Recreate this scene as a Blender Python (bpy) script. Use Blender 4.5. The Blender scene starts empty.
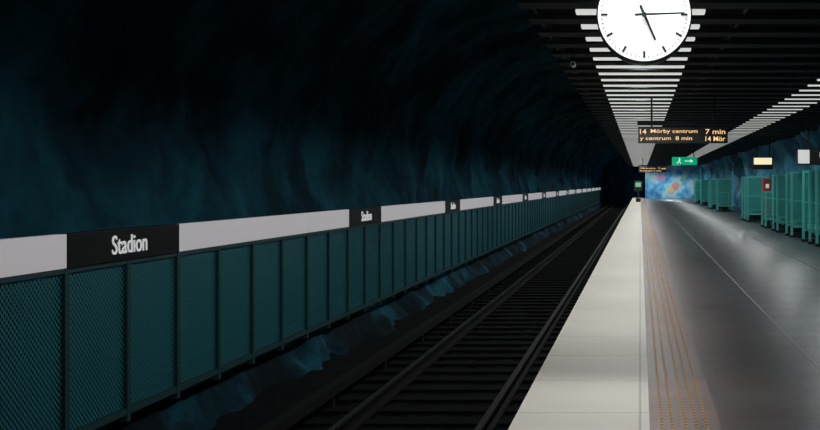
import bpy, bmesh, math, random
from mathutils import Vector, noise
random.seed(4)
S=bpy.context.scene
S.view_settings.view_transform='Standard'
S.view_settings.look='None'
COL=S.collection

# ------------------------------------------------------------ materials
def mat(name,color,rough=.6,metal=0,emit=None,es=0,spec=.5):
    m=bpy.data.materials.new(name); m.use_nodes=True
    b=m.node_tree.nodes['Principled BSDF']
    b.inputs['Base Color'].default_value=(*color,1)
    b.inputs['Roughness'].default_value=rough
    b.inputs['Metallic'].default_value=metal
    b.inputs['Specular IOR Level'].default_value=spec
    if emit:
        b.inputs['Emission Color'].default_value=(*emit,1)
        b.inputs['Emission Strength'].default_value=es
    return m
def N(m,t,**k):
    n=m.node_tree.nodes.new(t)
    for a,v in k.items(): setattr(n,a,v)
    return n
def L(m,a,b): m.node_tree.links.new(a,b)
def noisecol(m,scale,stops,detail=6,rough=.6,bump=0,coordscale=(1,1,1),dist=.3,bs=5):
    tc=N(m,'ShaderNodeTexCoord'); mp=N(m,'ShaderNodeMapping'); mp.inputs['Scale'].default_value=coordscale
    L(m,tc.outputs['Object'],mp.inputs['Vector'])
    n=N(m,'ShaderNodeTexNoise'); n.inputs['Scale'].default_value=scale; n.inputs['Detail'].default_value=detail; n.inputs['Roughness'].default_value=rough
    L(m,mp.outputs[0],n.inputs['Vector'])
    r=N(m,'ShaderNodeValToRGB'); cr=r.color_ramp
    while len(cr.elements)<len(stops): cr.elements.new(.5)
    for e,(p,c) in zip(cr.elements,stops): e.position=p; e.color=(*c,1)
    L(m,n.outputs['Fac'],r.inputs[0])
    b=m.node_tree.nodes['Principled BSDF']; L(m,r.outputs[0],b.inputs['Base Color'])
    if bump:
        n2=N(m,'ShaderNodeTexNoise'); n2.inputs['Scale'].default_value=scale*bs; n2.inputs['Detail'].default_value=8
        L(m,tc.outputs['Object'],n2.inputs['Vector'])
        bu=N(m,'ShaderNodeBump'); bu.inputs['Strength'].default_value=bump; bu.inputs['Distance'].default_value=dist
        L(m,n2.outputs['Fac'],bu.inputs['Height']); L(m,bu.outputs[0],b.inputs['Normal'])
    return m

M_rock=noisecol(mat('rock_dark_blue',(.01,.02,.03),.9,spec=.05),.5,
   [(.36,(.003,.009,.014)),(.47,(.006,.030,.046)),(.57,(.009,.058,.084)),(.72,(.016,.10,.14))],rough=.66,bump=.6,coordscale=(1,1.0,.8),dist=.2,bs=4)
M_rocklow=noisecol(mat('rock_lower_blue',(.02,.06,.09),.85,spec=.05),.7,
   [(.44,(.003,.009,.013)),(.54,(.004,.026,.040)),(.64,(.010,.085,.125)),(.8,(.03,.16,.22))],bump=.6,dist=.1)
M_mural=noisecol(mat('painted_rock_blue',(.03,.2,.4),.7),.35,
   [(.3,(.008,.04,.08)),(.46,(.02,.16,.28)),(.56,(.05,.38,.56)),(.72,(.22,.58,.7))],bump=.4)
M_far=noisecol(mat('painted_rock_mural',(.03,.2,.4),.7),.6,
   [(.3,(.02,.07,.25)),(.42,(.05,.28,.55)),(.52,(.25,.52,.62)),(.60,(.48,.42,.55)),(.75,(.05,.22,.35))],bump=.2)
M_ballast=noisecol(mat('ballast',(.02,.02,.02),.95,spec=.1),9,
   [(.3,(.0015,.0018,.002)),(.55,(.005,.006,.007)),(.8,(.016,.016,.016))],bump=1,dist=.05)
M_sleeper=mat('sleeper_timber',(.006,.006,.0065),.95,spec=.05)
M_rail=mat('rail_steel',(.04,.036,.036),.45,.9)
M_railcover=mat('third_rail_cover',(.006,.006,.006),.8,spec=.1)
M_black=mat('black_metal',(.006,.007,.008),.5)
M_sign=mat('sign_black',(.004,.005,.006),.5,spec=.15)
M_white=mat('white_enamel_glow',(.76,.70,.73),.4,emit=(1,.94,.98),es=.14)  # faint emission lifts the fence band above the light it receives
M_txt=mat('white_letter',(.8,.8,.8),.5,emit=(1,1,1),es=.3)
M_ceil=mat('ceiling_backing',(.003,.004,.0045),.9,spec=.1)
M_slat=mat('ceiling_slat_grey',(.026,.034,.038),.7,spec=.2)
M_tube=mat('lamp_diffuser',(.4,.4,.4),.5,emit=(.98,1,.96),es=.62)
M_tealb=mat('bench_teal_paint',(.08,.46,.42),.45)
M_tealdk=mat('teal_post',(.009,.045,.052),.55,spec=.3)
M_face=mat('clock_face',(.85,.85,.86),.4,emit=(.97,.98,1),es=.66)
M_orange=mat('led_orange',(.1,.05,.02),.5,emit=(1,.62,.28),es=1.1)
M_green=mat('exit_green',(0,.2,.1),.5,emit=(.0,.42,.22),es=.7)
M_greenw=mat('exit_white',(.5,.8,.6),.5,emit=(.6,1,.8),es=.8)
M_yel=mat('lit_yellow',(.8,.7,.4),.5,emit=(1,.85,.55),es=.9)
M_red=mat('red_enamel',(.50,.07,.05),.4)
M_dot=mat('tactile_stud_yellow',(.62,.33,.11),.6,spec=.2)

def meshmat(name,col,k,thr):
    m=mat(name,col,.45,spec=.3); nt=m.node_tree; b=nt.nodes['Principled BSDF']
    tc=N(m,'ShaderNodeTexCoord'); sp=N(m,'ShaderNodeSeparateXYZ'); L(m,tc.outputs['Object'],sp.inputs[0])
    def math_(op,a,bb=None):
        n=N(m,'ShaderNodeMath',operation=op)
        for i,v in enumerate((a,bb)):
            if v is None: continue
            if isinstance(v,(int,float)): n.inputs[i].default_value=v
            else: L(m,v,n.inputs[i])
        return n.outputs[0]
    h=math_('ADD',sp.outputs['X'],sp.outputs['Y'])
    a=math_('SINE',math_('MULTIPLY',math_('ADD',h,sp.outputs['Z']),k))
    c=math_('SINE',math_('MULTIPLY',math_('SUBTRACT',h,sp.outputs['Z']),k))
    hole=math_('GREATER_THAN',math_('ABSOLUTE',math_('MULTIPLY',a,c)),thr)
    tr=N(m,'ShaderNodeBsdfTransparent'); mx=N(m,'ShaderNodeMixShader')
    L(m,hole,mx.inputs[0]); L(m,b.outputs[0],mx.inputs[1]); L(m,tr.outputs[0],mx.inputs[2])
    L(m,mx.outputs[0],nt.nodes['Material Output'].inputs[0])
    return m
M_mesh=meshmat('perforated_teal_steel',(.024,.165,.20),math.pi/.05,.27)
M_meshb=meshmat('bench_perforated_steel',(.05,.33,.31),math.pi/.06,.34)

def tile(m,c1,c2,cm,w,h,rough,n0=.55,n1=1.45,warm_sheen=None,ms=.008,rv=.12,bs=.5):
    b=m.node_tree.nodes['Principled BSDF']
    tc=N(m,'ShaderNodeTexCoord'); br=N(m,'ShaderNodeTexBrick')
    br.inputs['Color1'].default_value=(*c1,1); br.inputs['Color2'].default_value=(*c2,1); br.inputs['Mortar'].default_value=(*cm,1)
    br.inputs['Scale'].default_value=1; br.inputs['Mortar Size'].default_value=ms
    br.inputs['Brick Width'].default_value=w; br.inputs['Row Height'].default_value=h; br.offset=0
    L(m,tc.outputs['Object'],br.inputs['Vector'])
    n=N(m,'ShaderNodeTexNoise'); n.inputs['Scale'].default_value=1.3; n.inputs['Detail'].default_value=8; n.inputs['Roughness'].default_value=.7
    L(m,tc.outputs['Object'],n.inputs['Vector'])
    mr=N(m,'ShaderNodeMapRange'); mr.inputs[3].default_value=n0; mr.inputs[4].default_value=n1
    L(m,n.outputs['Fac'],mr.inputs[0])
    mx=N(m,'ShaderNodeMix',data_type='RGBA',blend_type='MULTIPLY'); mx.inputs[0].default_value=1
    L(m,br.outputs['Color'],mx.inputs[6]); L(m,mr.outputs[0],mx.inputs[7]); out=mx.outputs[2]
    if warm_sheen:   # reddish sheen painted into the stone colour next to the guide strip
        sp=N(m,'ShaderNodeSeparateXYZ'); L(m,tc.outputs['Object'],sp.inputs[0])
        f=N(m,'ShaderNodeMapRange'); f.inputs[1].default_value=.4; f.inputs[2].default_value=1.3; f.inputs[3].default_value=.85; f.inputs[4].default_value=0
        L(m,sp.outputs['X'],f.inputs[0])
        n3=N(m,'ShaderNodeTexNoise'); n3.inputs['Scale'].default_value=.7; L(m,tc.outputs['Object'],n3.inputs['Vector'])
        q=N(m,'ShaderNodeMath',operation='MULTIPLY'); L(m,f.outputs[0],q.inputs[0]); L(m,n3.outputs['Fac'],q.inputs[1])
        w2=N(m,'ShaderNodeMix',data_type='RGBA'); L(m,q.outputs[0],w2.inputs[0]); L(m,out,w2.inputs[6]); w2.inputs[7].default_value=(*warm_sheen,1); out=w2.outputs[2]
    L(m,out,b.inputs['Base Color'])
    r2=N(m,'ShaderNodeMapRange'); r2.inputs[3].default_value=rough-rv; r2.inputs[4].default_value=rough+rv
    L(m,n.outputs['Fac'],r2.inputs[0]); L(m,r2.outputs[0],b.inputs['Roughness'])
    bu=N(m,'ShaderNodeBump'); bu.inputs['Strength'].default_value=bs; bu.inputs['Distance'].default_value=.004; bu.invert=True
    L(m,br.outputs['Fac'],bu.inputs['Height']); L(m,bu.outputs[0],b.inputs['Normal'])
M_floor=mat('platform_stone_tile',(.1,.1,.1),.28,spec=.55)
tile(M_floor,(.024,.028,.037),(.050,.055,.068),(.006,.007,.009),.6,.35,.32,.65,1.35,warm_sheen=(.17,.055,.035),ms=.009,rv=.08,bs=.15)
M_brown=mat('tactile_zone_tile',(.2,.12,.1),.35,spec=.25)
tile(M_brown,(.16,.072,.050),(.11,.058,.045),(.03,.02,.02),.35,.35,.5)
M_edge=mat('platform_edge_white',(.72,.69,.65),.55,spec=.3)
tile(M_edge,(.84,.75,.66),(.81,.72,.635),(.5,.46,.43),2,1.2,.6,.88,1.12)
M_conc=mat('platform_concrete',(.02,.02,.02),.9)

# ------------------------------------------------------------ mesh helpers
class B:
    def __init__(s): s.bm=bmesh.new(); s.mats=[]
    def mi(s,m):
        if m not in s.mats: s.mats.append(m)
        return s.mats.index(m)
    def box(s,x0,x1,y0,y1,z0,z1,m,bev=0):
        i=s.mi(m); v=[s.bm.verts.new((x,y,z)) for x in(x0,x1) for y in(y0,y1) for z in(z0,z1)]
        fs=[]
        for q in((0,1,3,2),(4,6,7,5),(0,4,5,1),(2,3,7,6),(0,2,6,4),(1,5,7,3)):
            f=s.bm.faces.new([v[k] for k in q]); f.material_index=i; fs.append(f)
        if bev:
            es=list({e for f in fs for e in f.edges})
            r=bmesh.ops.bevel(s.bm,geom=es,offset=bev,segments=2,affect='EDGES',profile=.5)
            for f in r['faces']: f.material_index=i
    def cyl(s,p,axis,r,h,m,seg=24,r2=None):
        i=s.mi(m); r2=r if r2 is None else r2
        ax=Vector(axis).normalized(); q=Vector((0,0,1)).rotation_difference(ax); p=Vector(p)
        a=[];b=[]
        for k in range(seg):
            t=2*math.pi*k/seg; d=Vector((math.cos(t),math.sin(t),0))
            a.append(s.bm.verts.new(p+q@(d*r))); b.append(s.bm.verts.new(p+q@(d*r2+Vector((0,0,h)))))
        for k in range(seg):
            f=s.bm.faces.new((a[k],a[(k+1)%seg],b[(k+1)%seg],b[k])); f.material_index=i; f.smooth=True
        for c in(a[::-1],b):
            f=s.bm.faces.new(c); f.material_index=i
    def quad(s,pts,m):
        f=s.bm.faces.new([s.bm.verts.new(p) for p in pts]); f.material_index=s.mi(m)
    def done(s,name,parent=None,loc=(0,0,0)):
        me=bpy.data.meshes.new(name); s.bm.normal_update(); s.bm.to_mesh(me); s.bm.free()
        for m in s.mats: me.materials.append(m)
        o=bpy.data.objects.new(name,me); COL.objects.link(o); o.location=loc
        if parent: o.parent=parent
        return o
def text(name,body,w,h,center,rot,m,parent,bold=0):
    cu=bpy.data.curves.new(name,'FONT'); cu.body=body; cu.align_x='CENTER'; cu.align_y='CENTER'; cu.size=1; cu.extrude=.004; cu.offset=bold
    o=bpy.data.objects.new(name,cu); COL.objects.link(o); bpy.context.view_layer.update()
    dg=bpy.context.evaluated_depsgraph_get(); me=bpy.data.meshes.new_from_object(o.evaluated_get(dg))
    bpy.data.objects.remove(o)
    xs=[v.co.x for v in me.vertices]; ys=[v.co.y for v in me.vertices]
    cx=(max(xs)+min(xs))/2; cy=(max(ys)+min(ys))/2; sx=w/(max(xs)-min(xs)); sy=h/(max(ys)-min(ys))
    for v in me.vertices: v.co.x=(v.co.x-cx)*sx; v.co.y=(v.co.y-cy)*sy
    me.materials.clear(); me.materials.append(m)
    t=bpy.data.objects.new(name,me); COL.objects.link(t); t.location=center; t.rotation_euler=rot; t.parent=parent
    return t

Y0,Y1=-8,120
XW=-4.34     # fence line
# ------------------------------------------------------------ platform floor
b=B()
b.box(.06,7.2,Y0,Y1,-.25,0,M_floor)
b.box(.06,.50,Y0,Y1,-.002,.003,M_brown)
b.box(-.805,.06,Y0,Y1,-.12,.003,M_edge)
b.box(-.7,.06,Y0,Y1,-1.25,-.12,M_conc)
b.box(1.447,1.463,Y0,Y1,-.002,.003,mat('joint_steel',(.28,.28,.3),.5))
b.box(3.1,3.112,Y0,Y1,-.002,.002,mat('joint_dark',(.02,.02,.02),.6))
b.done('floor')
b=B()
for x in(.135,.20,.285,.35,.415):
    y=3.5
    while y<75:
        b.box(x-.008,x+.008,y,y+(.05 if y<30 else .3),.002,.008,M_dot)
        y+=.09 if y<30 else .5
b.done('tactile_guide_strip')
# ------------------------------------------------------------ trackbed
b=B()
nx,ny=30,500
g=[[None]*(nx+1) for _ in range(ny+1)]
for j in range(ny+1):
    y=Y0+(150-Y0)*(j/ny)
    for i in range(nx+1):
        x=-4.9+4.2*i/nx
        z=-1.10+.03*noise.noise(Vector((x*9,y*9,0)))
        if x<-3.9: z+=(-3.9-x)*.3
        g[j][i]=b.bm.verts.new((x,y,z))
k=b.mi(M_ballast)
for j in range(ny):
    for i in range(nx):
        f=b.bm.faces.new((g[j][i],g[j][i+1],g[j+1][i+1],g[j+1][i])); f.material_index=k
b.done('ground_trackbed')
b=B()
y=2
while y<150:
    b.box(-3.6,-1.0,y,y+.24,-1.16,-1.06,M_sleeper); y+=.65
for x in(-3.02,-1.585):
    b.box(x-.07,x+.07,Y0,150,-1.06,-1.03,M_railcover)
    b.box(x-.01,x+.01,Y0,150,-1.03,-.93,M_railcover)
    b.box(x-.035,x+.035,Y0,150,-.94,-.90,M_rail)
b.box(-3.62,-3.5,Y0,150,-.93,-.82,M_railcover)
y=2.2
while y<150:
    b.box(-3.6,-3.52,y,y+.1,-1.06,-.92,M_railcover); y+=2.6
b.done('railway_track')

# ------------------------------------------------------------ rock
def strip(name,prof,ya,yb,dy,amp,m,sc=.5,seg=.2,m2=None,ysw=0):
    pts=[]
    for (a,c) in zip(prof[:-1],prof[1:]):
        d=math.dist(a,c); n=max(1,int(d/seg)); t0=Vector((c[0]-a[0],c[1]-a[1])).normalized()
        for t in range(n): pts.append((a[0]+(c[0]-a[0])*t/n,a[1]+(c[1]-a[1])*t/n,t0.y,-t0.x))
    pts.append((prof[-1][0],prof[-1][1],t0.y,-t0.x))
    b=B(); k=b.mi(m); k2=b.mi(m2) if m2 else k; rows=[]; ny=int((yb-ya)/dy)
    for j in range(ny+1):
        y=ya+(yb-ya)*j/ny; r=[]
        for (x,z,nx_,nz_) in pts:
            p=Vector((x,y*.9,z))
            p2=p+Vector((noise.noise(p*.8+Vector((9,0,0))),noise.noise(p*.8+Vector((0,7,0))),noise.noise(p*.8)))*.8
            d=noise.fractal(p2*sc,.9,2.1,5)*amp
            ridg=(1-abs(noise.noise(p2*sc*1.3)))**2*amp*.5
            dd=d+ridg-amp*.3
            r.append(b.bm.verts.new((x+dd*nx_,y,z+dd*nz_)))
        rows.append(r)
    for j in range(ny):
        yy=ya+(yb-ya)*j/ny
        for i in range(len(pts)-1):
            f=b.bm.faces.new((rows[j][i],rows[j][i+1],rows[j+1][i+1],rows[j+1][i])); f.material_index=k2 if (m2 and yy>ysw) else k; f.smooth=True
    return b.done(name)
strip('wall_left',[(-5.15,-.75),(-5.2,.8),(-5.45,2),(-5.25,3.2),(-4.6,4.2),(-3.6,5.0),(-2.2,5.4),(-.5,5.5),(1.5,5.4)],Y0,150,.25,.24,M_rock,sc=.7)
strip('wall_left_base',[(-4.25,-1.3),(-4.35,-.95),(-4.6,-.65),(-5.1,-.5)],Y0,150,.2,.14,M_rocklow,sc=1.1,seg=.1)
strip('wall_right',[(6.6,-.2),(6.5,.8),(6.7,2),(6.5,3),(6,3.8)],Y0,Y1,.4,.4,M_rock,m2=M_mural,ysw=36)
b=B(); b.box(-6,7.5,150,150.3,-1.5,6,M_rock); b.done('wall_back')
b=B(); b.box(.55,6.2,114,114.4,-.1,3.6,M_far)
wf=b.done('wall_far')
b=B()
def blob(cx,cz,r,m,seed):
    pts=[]
    for k in range(24):
        t=2*math.pi*k/24; rr=r*(1+.10*math.sin(3*t+seed))
        pts.append((cx+rr*math.cos(t),113.96,cz+rr*math.sin(t)))
    b.quad(pts,m)
blob(3.7,1.3,.38,mat('mural_orange',(.5,.20,.16),.6),0)
blob(3.2,.9,.35,mat('mural_yellow',(.5,.42,.2),.6),1)
blob(2.2,2.2,.45,mat('mural_pink',(.36,.24,.44),.6),2)
blob(4.5,2.0,.35,mat('mural_green',(.1,.35,.25),.6),3)
b.done('mural_painting',wf)

# ------------------------------------------------------------ slatted ceiling with lamps
b=B()
b.box(-1.35,7.2,Y0,Y1,3.62,3.7,M_ceil)
y=Y0+.1
while y<Y1:
    b.box(-1.30,7.1,y,y+.42,3.42,3.47,M_slat); y+=1.15
for x in(-1.2,1.2,3.0,5.5): b.box(x-.02,x+.02,Y0,Y1,3.47,3.62,M_black)
b.done('ceiling')
b=B()
y=Y0+.1+.62
while y<Y1:
    b.box(-.72,.73,y,y+.23,3.42,3.46,M_tube)
    if y>18: b.box(3.3,4.2,y,y+.18,3.42,3.46,M_tube)
    y+=1.15
for x in(-.5,.5,3.45,4.05): b.box(x-.02,x+.02,Y0,Y1,3.46,3.62,M_black)
b.done('ceiling_lamp_row')
def spot(x,y,p,half=67,bl=.35):
    l=bpy.data.lights.new('lamp_and_fill_spot','SPOT'); l.energy=p; l.spot_size=math.radians(2*half); l.spot_blend=bl; l.shadow_soft_size=.15
    l.color=(.94,1,.985)
    o=bpy.data.objects.new('lamp_and_fill_spot',l); COL.objects.link(o); o.location=(x,y,3.40)
y=4.5
while y<119:
    spot(0,y,150,84,.25); y+=3.45
y=21
while y<119:
    spot(3.75,y,150,82,.3); y+=6.9
spot(3,110,520,80)  # extra spot added only to brighten the mural end wall

# ------------------------------------------------------------ trackside fence
b=B(); zt,zm,zb=1.124,.868,-.42
y=.27
while y<118:
    b.box(XW-.012,XW+.004,y+.03,y+.97,zb+.04,zm-.0,M_mesh)
    b.box(XW-.04,XW+.035,y-.03,y+.03,zb-.08,zm+.01,M_tealdk)
    b.box(XW-.3,XW-.03,y-.02,y+.02,zb-.06,zb-.01,M_tealdk)
    y+=1
b.box(XW-.03,XW+.03,.2,118,zb-.02,zb+.035,M_tealdk)
b.box(XW-.03,XW+.03,.2,118,zm-.04,zm,M_tealdk)
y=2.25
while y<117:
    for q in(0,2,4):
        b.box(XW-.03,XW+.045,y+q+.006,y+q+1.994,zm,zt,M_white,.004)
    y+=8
fence=b.done('trackside_fence')
y=.25
while y<117:
    b=B(); b.box(XW-.03,XW+.05,y+.004,y+1.996,zm-.004,zt+.004,M_sign,.004)
    o=b.done('station_name_sign')
    text('lettering','Stadion',.63,.155,(XW+.053,y+1,(zm+zt)/2+.005),(math.pi/2,0,math.pi/2),M_txt,o,.004)
    y+=8

# ------------------------------------------------------------ clock
def clock(cx,cy,cz,R):
    b=B()
    b.cyl((0,-.10,0),(0,1,0),R,.2,M_black,96)
    b.cyl((0,-.115,0),(0,1,0),R*.985,.02,M_black,96)
    b.cyl((0,-.12,0),(0,1,0),R*.965,.012,M_face,96)
    b.cyl((0,.1,0),(0,1,0),R*.965,.012,M_face,96)
    b.cyl((0,0,R-.02),(0,0,1),.025,3.44-cz-R+.02,M_black,16)
    b.cyl((0,0,3.37-cz),(0,0,1),.08,.05,M_black,24)
    o=b.done('station_clock',loc=(cx,cy,cz))
    t=B()
    def hand(ang,l0,l1,w,yy,w2=None):
        w2=w if w2 is None else w2
        d=Vector((math.sin(ang),0,math.cos(ang))); n=Vector((d.z,0,-d.x)); c=Vector((0,yy,0))
        p=[c+d*l0-n*w,c+d*l1-n*w2,c+d*l1+n*w2,c+d*l0+n*w]
        i=t.mi(M_black); a=[t.bm.verts.new(q) for q in p]; e=[t.bm.verts.new(q+Vector((0,.003,0))) for q in p]
        fs=[a,e[::-1]]+[[a[k],e[k],e[(k+1)%4],a[(k+1)%4]] for k in range(4)]
        for f in fs: t.bm.faces.new(f).material_index=i
    for k in range(60):
        a=2*math.pi*k/60
        if k%5==0: hand(a,R*.76,R*.90,.0085,-.1235)
        else: hand(a,R*.865,R*.90,.003,-.1235)
    t.done('dial_marks',o)
    t=B(); hand(math.radians(88.0),-.07,R*.84,.010,-.135,.006); t.cyl((0,-.14,0),(0,1,0),.018,.018,M_black,20); t.done('minute_hand',o)
    t=B(); hand(math.radians(156.5),-.075,R*.58,.011,-.130,.008); t.done('hour_hand',o)
    return o
clock((644.2-640)/1100*8.2,8.2,1.5+(184-15.0)/1100*8.1,.353)

# ------------------------------------------------------------ departure displays
def display(D,x0,x1,z0,z1,lines):
    b=B(); b.box(x0,x1,D,D+.3,z0,z1,M_black,.01)
    b.box(x0-.02,x1+.06,D+.1,D+.2,z1+.06,z1+.13,M_slat)
    for x in(x0+.3,x1-.3):
        b.box(x-.02,x+.02,D+.13,D+.17,z1-.01,3.42,M_black)
    o=b.done('departure_display')
    h=(z1-z0)
    for i,l in enumerate(lines):
        zc=z1-h*(.28+.45*i)
        for (body,fx0,fx1) in l:
            w=x1-x0
            text('led_text',body,w*(fx1-fx0),h*.31,(x0+w*(fx0+fx1)/2,D-.004,zc),(math.pi/2,0,0),M_orange,o,.004)
display(24.4,-.04,1.95,1.5+.91,1.5+1.26,[[('14',.02,.09),('Mörby centrum',.14,.66),('7 min',.75,.97)],[('y centrum  8 min',.02,.60),('14 Mör',.75,.97)]])
display(80,-.1,1.95,1.5+.84,1.5+1.25,[[('14 Mörby centrum',.05,.6),('7 min',.7,.97)],[('Fruängen 2 min',.05,.8)]])

# exit sign
b=B(); b.box(1.55,2.75,53,53.15,2.42,2.80,M_green,.01)
for x in(1.7,2.6): b.box(x-.02,x+.02,53.05,53.1,2.78,3.42,M_black)
o=b.done('exit_sign')
p=B()
def poly(pts,m): p.quad([(x,52.985,z) for x,z in pts],m)
cx,cz=1.9,2.61
poly([(cx+.03*math.cos(t*math.pi/5),cz+.12+.03*math.sin(t*math.pi/5)) for t in range(10)],M_greenw)
poly([(cx-.05,cz-.02),(cx+.02,cz-.03),(cx+.05,cz+.08),(cx-.02,cz+.08)],M_greenw)
poly([(cx-.05,cz-.02),(cx-.14,cz-.1),(cx-.12,cz-.13),(cx,cz-.05)],M_greenw)
poly([(cx-.01,cz-.03),(cx+.08,cz-.08),(cx+.05,cz-.14),(cx+.02,cz-.08)],M_greenw)
poly([(2.15,cz-.02),(2.42,cz-.02),(2.42,cz-.09),(2.58,cz),(2.42,cz+.09),(2.42,cz+.02),(2.15,cz+.02)],M_greenw)
p.done('pictogram',o)

# hanging signs on the right
b=B(); b.box(4.28,6.1,30,30.12,2.02,2.47,M_black,.01); b.box(4.31,4.62,29.98,30.0,2.06,2.43,M_txt)
for x in(4.6,5.8): b.box(x-.02,x+.02,30.04,30.08,2.45,3.42,M_black)
o=b.done('hanging_direction_sign'); text('lettering','Utgång',.9,.22,(5.35,29.985,2.25),(math.pi/2,0,0),M_txt,o)
b=B(); b.box(4.6,5.45,45,45.15,2.1,2.62,M_black,.01); b.box(4.66,5.39,44.98,45.0,2.3,2.57,M_yel)
for x in(4.8,5.3): b.box(x-.02,x+.02,45.05,45.1,2.6,3.42,M_black)
b.done('illuminated_sign')
def cctv(x,y):
    b=B(); b.cyl((x,y,3.27),(0,0,1),.012,.155,M_black,12)
    b.cyl((x,y-.10,3.235),(0,1,0),.035,.2,mat('camera_housing_white',(.6,.6,.62),.4,emit=(1,1,1),es=.05),20); b.cyl((x,y-.115,3.235),(0,1,0),.026,.02,M_black,20)
    b.box(x-.04,x+.04,y-.13,y+.06,3.268,3.276,M_slat); b.done('security_camera')
cctv(-.97,16)

# ------------------------------------------------------------ teal bench bays
def bench(y,n=2,h=1.9,x0=4.25,x1=5.0):
    b=B(); Ln=1.1
    for i in range(n+1):
        yy=i*Ln
        for xx in(x0,x1): b.box(xx-.03,xx+.03,yy-.03,yy+.03,.06,h,M_tealb)
        b.box(x0,x1,yy-.02,yy+.02,h-.06,h,M_tealb); b.box(x0,x1,yy-.02,yy+.02,.28,.34,M_tealb)
        b.box(x0,x1,yy-.02,yy+.02,1.0,1.05,M_tealb)
        b.box(x0+.02,x1-.02,yy-.006,yy+.006,.3,h-.02,M_meshb)
        b.box(x0-.05,x1+.05,yy-.05,yy+.05,0,.07,M_black)
    b.box(x1-.02,x1+.02,0,n*Ln,h-.05,h,M_tealb); b.box(x1-.02,x1+.02,0,n*Ln,.28,.33,M_tealb)
    b.box(x1-.006,x1+.006,0,n*Ln,.3,h-.02,M_meshb)
    b.box(x0+.12,x1-.08,.04,n*Ln-.04,.42,.46,M_tealb,.008)
    b.box(x0+.10,x0+.14,.04,n*Ln-.04,.36,.46,M_tealb)
    b.box(x1-.12,x1-.07,.04,n*Ln-.04,.55,1.0,M_tealb)
    for i in range(n):
        b.box(x0+.25,x1-.15,i*Ln+.5,i*Ln+.55,0,.42,M_black)
    return b.done('platform_bench',loc=(0,y,0))
for y,n,h in((23.4,1,1.85),(26.4,2,1.85),(30.8,1,1.85),(34.0,1,1.8),(37.2,1,1.25),(43.5,2,1.8),(60,1,1.8),(66,2,1.8),(76,1,1.8),(84,2,1.8)):
    bench(y,n,h)
b=B(); b.box(4.50,4.80,40.2,40.5,.25,1.7,M_red,.02); b.box(4.53,4.77,40.17,40.2,.3,1.65,M_red,.006)
b.box(4.55,4.58,40.14,40.18,.9,1.05,M_slat); b.box(4.53,4.77,40.22,40.45,0,.26,M_black); b.box(4.59,4.71,40.165,40.175,1.35,1.5,M_txt)
b.done('fire_hose_cabinet')
b=B(); b.box(-.35,.05,92,92.25,0,.3,M_black); b.box(-.22,-.08,92.05,92.2,.3,1.0,M_black)
b.box(-.52,.22,92,92.3,.9,1.75,M_black,.03); b.box(-.38,.08,91.97,92,1.25,1.62,mat('signal_green_glass',(.1,.3,.15),.3,emit=(.25,.8,.4),es=.35))
b.done('signal_cabinet')

# ------------------------------------------------------------ world, camera
w=bpy.data.worlds.new('world'); S.world=w; w.use_nodes=True
w.node_tree.nodes['Background'].inputs[0].default_value=(.02,.12,.17,1); w.node_tree.nodes['Background'].inputs[1].default_value=1.0
c=bpy.data.cameras.new('camera'); c.sensor_width=36; c.lens=1100/820*36; c.shift_x=-230/820; c.shift_y=-31/820; c.clip_end=400
co=bpy.data.objects.new('camera',c); COL.objects.link(co); co.location=(0,0,1.5); co.rotation_euler=(math.pi/2,0,0)
S.camera=co
